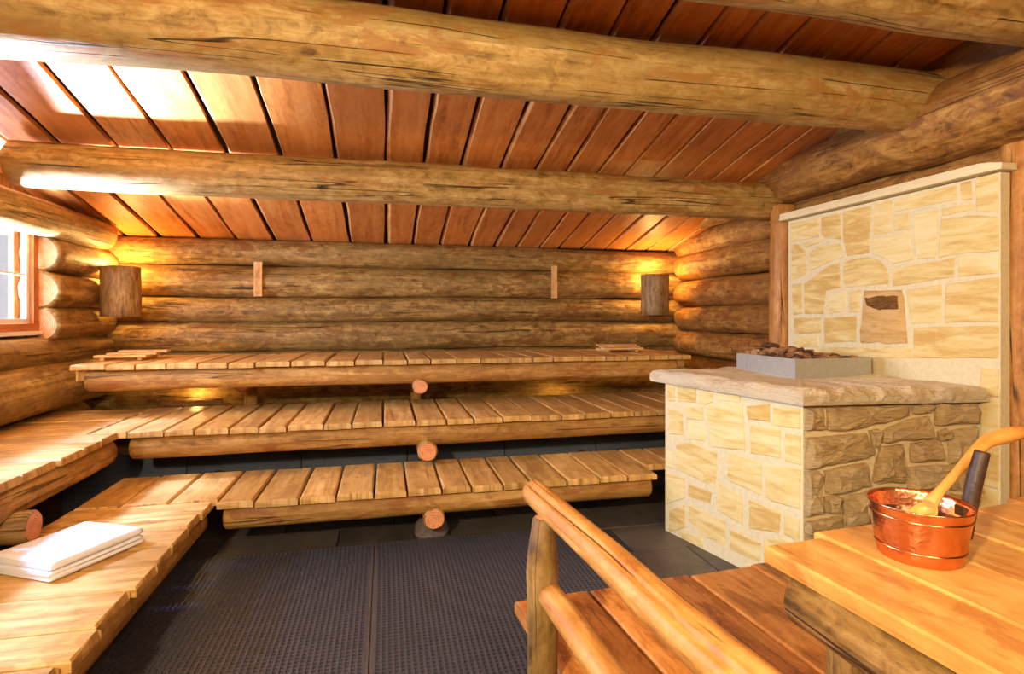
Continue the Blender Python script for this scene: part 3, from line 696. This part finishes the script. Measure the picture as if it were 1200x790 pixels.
# capstone slab, sawn on the left, split rough on the front
def capslab():
    m = MB()
    quad = [(1.835, 3.66), (2.095, 2.475), (3.165, 2.365), (3.165, 3.87)]
    out = []
    for i in range(4):
        a, b = quad[i], quad[(i+1) % 4]; n = 60 if i == 1 else 34
        out += [(a[0]+(b[0]-a[0])*k/n, a[1]+(b[1]-a[1])*k/n, i) for k in range(n)]
    cx, cy = 2.6, 3.1; rings = []
    for (z, ins, am) in ((1.036, 0.0, 0.4), (1.055, -0.004, 1.0), (1.085, -0.002, 1.2), (1.105, 0.02, 1.3), (1.118, 0.07, 0.8), (1.112, 0.25, 0.5), (1.105, 0.50, 0.3)):
        ring = []
        for (x, y, e) in out:
            d = math.hypot(x-cx, y-cy); f = 1-ins/d
            rg = 0.020 if e == 1 else 0.006
            px, py = cx+(x-cx)*f, cy+(y-cy)*f
            dx, dy = (x-cx)/d, (y-cy)/d
            j = rg*am*noise.noise((x*11, y*11, z*22)); zz = z
            j += (0.010 if e == 1 else 0.003)*am*noise.noise((x*31, y*31, z*40))
            if z > 1.08: zz += 0.022*am*noise.noise((px*7, py*7, 3.0))+(0.018*am*noise.noise((px*17, py*17, 5.0)) if e == 1 else 0)
            ring.append(m.vert((px+dx*j, py+dy*j, zz)))
        rings.append(ring)
    n = len(out)
    for a, b in zip(rings, rings[1:]):
        for k in range(n): m.face((a[k], a[(k+1) % n], b[(k+1) % n], b[k]))
    m.face(rings[0][::-1]); c = m.vert((cx, cy, 1.10))
    for k in range(n): m.face((rings[-1][k], rings[-1][(k+1) % n], c))
    m.build('cap_slab', M['capstone'], hearth, label='thick split-faced sandstone slab on top')
capslab()

splash = tag(empty('stone_backsplash', (3.22, 3.1, 0)), 'tall cream sandstone panel on the right wall behind the hearth', 'stone panel', None)
rbox('mortar_slab', 3.18, 2.32, 0, 3.243, 3.92, 2.262, 'mortar', splash)
for i, p in enumerate(PANEL):
    stone(p, (3.18, 0), (0, 1, 0), (-1, 0, 0), 'keystone' if i == 13 else 'smooth', splash, 0.03, 0.006 if i != 13 else 0.012, 0.0 if i != 13 else 0.008, 20, 0.004, i+80,
          label='ochre stone with a dark broken pocket' if i == 13 else None)
stone([(3.165, 1.625), (3.02, 1.635), (2.915, 1.62), (2.91, 1.545), (3.05, 1.53), (3.15, 1.56)], (3.18, 0), (0, 1, 0), (-1, 0, 0), 'pocket', splash, 0.02, 0.018, 0.02, 30, 0.004, 8.3, name='broken_face', label='dark broken pocket in the ochre stone')
for z0, z1 in ((0.01, 0.27), (0.285, 0.56), (0.575, 0.80), (0.815, 1.05), (1.065, 1.215)):
    stone([(2.328, z0), (2.42, z0), (2.42, z1), (2.328, z1)], (3.18, 0), (0, 1, 0), (-1, 0, 0), 'smooth', splash, 0.03, 0.006, 0, 14, 0.004, z0*50)
m = MB(); N = 30; prev = None
for i in range(N+1):
    y = 2.285+(3.95-2.285)*i/N; j = 0.006*noise.noise((y*7, 1, 1)); e = 0.02*max(0, 1-i/1.5)*(1+noise.noise((i, 2, 3)))
    r = [m.vert((3.115+j+e, y, 2.268)), m.vert((3.242, y, 2.268)), m.vert((3.242, y, 2.325-e)), m.vert((3.122+j+e, y, 2.322-e+j*0.5))]
    if prev:
        for k in range(4): m.face((prev[k], r[k], r[(k+1) % 4], prev[(k+1) % 4]))
    else: m.face(r)
    prev = r
m.face(prev[::-1]); m.build('coping', M['slabcap'], splash, label='sawn sandstone coping strip')
# posts beside the panel
o = log('wall_post', (3.225, 4.06, 0.0), (3.235, 4.06, 2.42), 0.105, 0.098, 'rail', None, 141, 0.06, 0.01, 14, 18); tag(o, 'rough wooden post at the far left edge of the stone panel', 'post', 'posts beside the stone panel')
o = log('wall_post', (3.355, 2.33, 0.0), (3.355, 2.33, 2.5), 0.102, 0.102, 'rail', None, 142, 0.06, 0.01, 14, 18); tag(o, 'rough wooden post at the near right edge of the stone panel', 'post', 'posts beside the stone panel')

# heater tray with its rocks
hx0, hx1, hy0, hy1, hz0, hz1 = 2.50, 3.07, 3.02, 3.62, 1.100, 1.228
t = tag(empty('heater_tray', (2.785, 3.32, 1.1)), 'square grey steel tray of the sauna heater set in the hearth', 'heater')
th = 0.006
rbox('tray_side', hx0, hy0, hz0, hx0+th, hy1, hz1, 'steel', t); rbox('tray_side', hx1-th, hy0, hz0, hx1, hy1, hz1, 'steel', t)
rbox('tray_side', hx0+th, hy0, hz0, hx1-th, hy0+th, hz1, 'steel', t); rbox('tray_side', hx0+th, hy1-th, hz0, hx1-th, hy1, hz1, 'steel', t)
rbox('tray_bottom', hx0+th, hy0+th, hz0, hx1-th, hy1-th, hz0+0.06, 'inner', t)
def rock(x, y, z, s, seed, flat=1.0):
    m = MB(); rows = 5; seg = 7; top = m.vert((x, y, z+s*0.8*flat)); rr = []
    for i in range(1, rows):
        ph = PI*i/rows; ring = []
        for k in range(seg):
            a = 2*PI*k/seg+seed; v = Vector((math.sin(ph)*math.cos(a), math.sin(ph)*math.sin(a), math.cos(ph)*0.8*flat))
            v *= s*(1+0.7*noise.noise(v*1.6+Vector((seed*5.1, seed, 0))))
            ring.append(m.vert((x+v.x, y+v.y, z+v.z)))
        rr.append(ring)
    bot = m.vert((x, y, z-s*0.8*flat))
    for k in range(seg):
        j = (k+1) % seg; m.face((top, rr[0][k], rr[0][j])); m.face((bot, rr[-1][j], rr[-1][k]))
        for a, b in zip(rr, rr[1:]): m.face((a[k], b[k], b[j], a[j]))
    return m.build('heater_rock', M['rock'])
k = 0
for i in range(7):
    for j in range(7):
        x = hx0+0.062+i*0.074+random.uniform(-0.010, 0.010); y = hy0+0.062+j*0.079+random.uniform(-0.010, 0.010)
        hp = 0.055*math.exp(-((x-2.72)**2+(y-3.40)**2)/0.04)
        o = rock(x, y, 1.196+hp+random.uniform(0, 0.015), random.uniform(0.033, 0.040), k*1.37); k += 1
        tag(o, 'brown heater rock in the pile filling the steel tray', 'rock', 'rocks in the heater tray')
for x, y, z, s, lb in ((2.70, 3.50, 1.285, 0.065, 'flat dark rock topping the pile in the steel tray'),):
    tag(rock(x, y, z, s, 77.7, 0.45), lb, 'rock', 'rocks in the heater tray')

# ================================================================ NEAR RIGHT: STEP, RAIL, RAISED BENCH
RA = math.radians(4.3)
def frame(o):
    fw = Vector((math.sin(RA), -math.cos(RA), 0)); rt = Vector((math.cos(RA), math.sin(RA), 0)); o = Vector((o[0], o[1], 0))
    return lambda a, b, z: o+rt*a+fw*b+Vector((0, 0, z)), fw, rt
# step platform
P, fw, rt = frame((0.45, 2.06))
t = tag(empty('step_platform', (1.0, 1.3, 0)), 'low brown plank step platform between the log rail and the raised bench', 'platform')
a = 0.02
for i, w_ in enumerate((0.308, 0.222, 0.235, 0.31, 0.31)):
    b0 = (0.0, 0.005, 0.0, 0.012, 0.0)[i]; L = 1.9-b0
    plank('plank', P(a+w_/2, b0+L/2, 0.42-0.0225), fw, L, w_-0.012, 0.045, 'step', t, 0.007); a += w_
for b in (0.18, 1.1, 1.8):
    p, q = P(0.05, b, 0.32), P(1.38, b, 0.32); log('support_log', p, q, 0.052, 0.052, 'bark', t, 150+b, 0.05, 0, 6, 14)
    for aa in (0.12, 1.28):
        log('leg', P(aa, b, 0.021 if aa < 1 else 0.0), P(aa, b, 0.28), 0.05, 0.05, 'bark', t, 153+b, 0.05, 0, 4, 12)
# rail
t = tag(empty('handrail', (0.46, 1.6, 0)), 'peeled log handrail with post and lower rail in the front middle', 'handrail')
m = MB(); m.tube([(0.455, 1.60, 0.021), (0.455, 1.60, 0.2), (0.454, 1.602, 0.42), (0.456, 1.60, 0.60), (0.455, 1.605, 0.74), (0.458, 1.61, 0.80), (0.464, 1.615, 0.895)],
                  [0.047, 0.046, 0.0455, 0.047, 0.050, 0.045, 0.034], 16, 0, 1, 0.08, 1.0, 3)
m.build('post', [M['bark'], M['end']], t); RG = 5
log('top_rail', (0.470, 1.765, 0.925), (0.605, 0.22, 0.925), 0.041, 0.047, 'rail', t, 161, 0.09, 0.012, 40, 40, 1.0, 'rail', groove=(RG, 0.35, 1.3, 0.0, 9))
log('lower_rail', (0.462, 1.592, 0.68), (0.575, 0.35, 0.66), 0.036, 0.044, 'rail', t, 162, 0.09, 0.012, 18, 18, 1.0, 'rail')
# raised bench
P, fw, rt = frame((1.04, 1.384))
t = tag(empty('bench', (1.7, 0.8, 0)), 'raised golden plank bench at front right, with the copper pail on it', 'bench')
a = 0.0
for i, w_ in enumerate((0.212, 0.228, 0.225, 0.22, 0.23, 0.24)):
    b0 = (0.0, -0.035, -0.03, -0.06, -0.05, -0.08)[i]; L = 1.5-b0
    plank('plank', P(a+w_/2, b0+L/2, 0.85-0.0225+(0.003 if i % 2 else 0)), fw, L, w_-0.008, 0.045, 'tabletop', t, 0.006); a += w_
log('side_beam', P(0.078, 0.06, 0.85-0.045-0.080), P(0.078, 1.5, 0.85-0.045-0.080), 0.080, 0.082, 'bark', t, 171, 0.10, 0.012, 16, 18)
log('side_beam', P(1.27, 0.06, 0.85-0.045-0.068), P(1.27, 1.5, 0.85-0.045-0.068), 0.066, 0.068, 'bark', t, 172, 0.10, 0.012, 12, 14)
for (aa, b, z0) in ((0.09, 0.20, 0.42), (0.09, 1.2, 0.42), (1.27, 0.20, 0.0), (1.27, 1.2, 0.0)):
    log('leg', P(aa, b, z0), P(aa, b, 0.715), 0.056, 0.05, 'bark', t, 175+aa+b, 0.07, 0, 6, 14)

# copper pail
bx, by, bz = 1.405, 1.23, 0.8535
t = tag(empty('pail', (bx, by, bz)), 'hammered copper pail with bright bands on the raised bench', 'pail')
def lathe(name, prof, mat, parent, seg=48, c=(bx, by, bz)):
    m = MB(); rings = [[m.vert((c[0]+r*math.cos(2*PI*k/seg), c[1]+r*math.sin(2*PI*k/seg), c[2]+z)) for k in range(seg)] for r, z in prof]
    for a, b in zip(rings, rings[1:]):
        for k in range(seg): m.face((a[k], a[(k+1) % seg], b[(k+1) % seg], b[k]), None, 0, True)
    if name in ('body', 'water'): m.face(rings[-1]) if name == 'water' else (m.face(rings[0][::-1]), m.face(rings[-1]))
    return m.build(name, M[mat], parent)
lathe('body', [(0.093, 0.0), (0.097, 0.004), (0.1005, 0.025), (0.115, 0.115), (0.1185, 0.136), (0.1225, 0.143), (0.1215, 0.147), (0.1185, 0.146), (0.1155, 0.136), (0.112, 0.115), (0.0975, 0.025), (0.092, 0.008)], 'copper', t)
for z, r in ((0.117, 0.1155), (0.034, 0.1022)):
    lathe('band', [(r, z-0.004), (r+0.003, z-0.002), (r+0.003, z+0.002), (r, z+0.004)], 'band', t)
water = tag(lathe('water', [(0.1085, 0.099), (0.108, 0.1)], 'water', None), 'dark water inside the copper pail', 'water')
def rod(name, pts, rad, mats, parent=None, seg=14, jit=0.0, flat=1.0, cap=0):
    m = MB(); m.tube(pts, rad, seg, 0, cap, jit, flat, 5); return m.build(name, mats, parent)
rd = Vector((0.9755, -0.2204, 0))
hb = Vector((bx, by, bz))
rod('handle', [hb+rd*0.128+Vector((0, 0, 0.045)), hb+rd*0.134+Vector((0, 0, 0.10)), hb+rd*0.139+Vector((0, 0, 0.15)), hb+rd*0.152+Vector((0, 0, 0.21)), hb+rd*0.168+Vector((0, 0, 0.268)), hb+rd*0.171+Vector((0, 0, 0.28))],
    [0.013, 0.016, 0.019, 0.0195, 0.018, 0.0175], M['wrap'], t, 16, 0.06)['label'] = 'dark wrapped handle'
for z in (0.06, 0.12):
    m = MB(); p = hb+rd*0.118+Vector((0, 0, z)); m.obox(p, (0, 0, 1), rd, 0.025, 0.022, 0.03); m.build('lug', M['wrap'], t)
# ladle
t = tag(empty('ladle', (1.42, 1.235, 0.955)), 'wooden ladle leaning in the copper pail, thick handle to the right', 'ladle')
rod('handle', [(1.445, 1.235, 0.985), (1.49, 1.243, 1.015), (1.565, 1.255, 1.062), (1.625, 1.262, 1.105), (1.685, 1.268, 1.138), (1.76, 1.27, 1.152), (1.85, 1.272, 1.160)],
    [0.019, 0.0125, 0.0115, 0.0135, 0.019, 0.022, 0.019], M['ladle'], t, 16, 0.03)
m = MB(); d = Vector((0.80, 0.09, 0.56)).normalized(); sd = d.cross(Vector((0, 0, 1))).normalized(); up = sd.cross(d)
c0 = Vector((1.452, 1.236, 0.99)); prev = None
for inner in (False, True):
    rings = []
    for i in range(9):
        ph = PI/2*i/8 if False else PI*0.08+PI*0.84*i/8
        ring = []
        for k in range(13):
            a = PI+PI*k/12; s_ = 0.85 if inner else 1.0
            v = -d*(0.045*(1-math.cos(ph)))+sd*(math.cos(a)*math.sin(ph)*0.034*s_)+up*(math.sin(a)*math.sin(ph)*0.028*s_)
            ring.append(m.vert(c0+v))
        rings.append(ring)
    for a, b in zip(rings, rings[1:]):
        for k in range(12):
            f = (a[k], b[k], b[k+1], a[k+1]); m.face(f[::-1] if inner else f, None, 0, True)
    if inner:
        for i in range(8):
            m.face((prev[i][0], rings[i][0], rings[i+1][0], prev[i+1][0])); m.face((prev[i][12], prev[i+1][12], rings[i+1][12], rings[i][12]))
    prev = rings
m.build('bowl', M['ladle'], t)

# ================================================================ TOWEL, MATS, DRAIN
def towel():
    cx, cy, z0 = -1.405, 2.935, ZL+0.004; an = math.radians(61.6)
    ax = Vector((math.cos(an), math.sin(an), 0)); ay = Vector((-math.sin(an), math.cos(an), 0))
    t = tag(empty('towel', (cx, cy, z0)), 'folded white terry towel lying on the low left bench', 'towel')
    def layer(name, zb, h, L, W, off, sd):
        m = MB(); N = 22; K = 14; prof = []
        r = h/2
        # rounded fold profile across W (the fold faces the room)
        for i in range(K+1):
            a = -PI/2+PI*i/K; prof.append((-W/2+r-math.cos(a)*r, zb+r+math.sin(a)*r))
        for i in range(8): prof.append((-W/2+r+(W-2*r)*(i+1)/8, zb+h))
        for i in range(K): 
            a = PI/2-PI*(i+1)/K; prof.append((W/2-r+math.cos(a)*r, zb+r+math.sin(a)*r))
        for i in range(7): prof.append((W/2-r-(W-2*r)*(i+1)/8, zb))
        rings = []
        for i in range(N+1):
            tt = i/N; e = min(tt, 1-tt)*L; sh = 1-0.35*max(0, 1-e/0.02)**2
            ring = []
            for (y, z) in prof:
                zz = zb+r+(z-zb-r)*sh; p = Vector((cx, cy, z0))+ax*((tt-0.5)*L+off)+ay*y
                zz += 0.006*noise.noise((p.x*6+sd, p.y*6, z*20)) if z > zb+0.3*h else 0
                zz -= 0.006*max(0, y/W)*(1 if z > zb+h*0.5 else 0)
                ring.append(m.vert((p.x, p.y, z0+zz)))
            rings.append(ring)
        n = len(prof)
        for a, b in zip(rings, rings[1:]):
            for k in range(n): m.face((a[k], b[k], b[(k+1) % n], a[(k+1) % n]), None, 0, True)
        m.face(rings[0]); m.face(rings[-1][::-1]); m.build(name, M['towel'], t)
    layer('fold', 0.0, 0.022, 0.43, 0.37, 0.0, 1); layer('fold', 0.022, 0.018, 0.428, 0.368, -0.004, 2); layer('fold', 0.040, 0.036, 0.42, 0.362, 0.002, 3)
towel()

def mat(x0, x1, y0, y1, label):
    t = tag(empty('rubber_mat', ((x0+x1)/2, (y0+y1)/2, 0.003)), label, 'mat'); p = 0.0262; wd = 0.011; b = 0.022
    m = MB(); m.box(x0+b, y0+b, 0.002, x1-b, y1-b, 0.0025)
    nx = int((x1-x0-2*b)/p)
    for i in range(nx+1):
        x = x0+b+i*(x1-x0-2*b)/nx; m.box(x-wd/2, y0+b, 0.003, x+wd/2, y1-b, 0.020)
    ny = int((y1-y0-2*b)/p)
    for i in range(ny+1):
        y = y0+b+i*(y1-y0-2*b)/ny; m.box(x0+b, y-wd/2, 0.003, x1-b, y+wd/2, 0.016)
    tag(m.build('lattice', M['rubber'], t), kind='stuff')
    m = MB(); m.box(x0, y0, 0.002, x0+b, y1, 0.018); m.box(x1-b, y0, 0.002, x1, y1, 0.018); m.box(x0+b, y0, 0.002, x1-b, y0+b, 0.018); m.box(x0+b, y1-b, 0.002, x1-b, y1, 0.018)
    m.build('rim', M['matrim'], t)
M['matrim'] = plain('worn_rubber_rim', '4a4440', 0.5, var='585048', scale=40)
mat(-1.20, -0.073, 0.9, 3.75, 'black rubber grid mat at left, in front of the low left bench')
mat(-0.068, 1.42, 0.9, 3.76, 'black rubber grid mat at right, reaching under the step platform')

t = tag(empty('floor_drain', (-1.42, 3.42, 0.0)), 'small slotted metal drain in the shade under the low left bench', 'drain')
m = MB(); x, y = -1.42, 3.42
m.box(x-0.08, y-0.06, 0.0005, x+0.08, y-0.05, 0.006); m.box(x-0.08, y+0.05, 0.0005, x+0.08, y+0.06, 0.006); m.box(x-0.08, y-0.05, 0.0005, x-0.07, y+0.05, 0.006); m.box(x+0.07, y-0.05, 0.0005, x+0.08, y+0.05, 0.006)
m.build('rim', M['steel'], t)
for i in range(6):
    m = MB(); m.box(x-0.058+i*0.0215, y-0.05, 0.0005, x-0.046+i*0.0215, y+0.05, 0.005); m.build('bar', M['steel'], t)
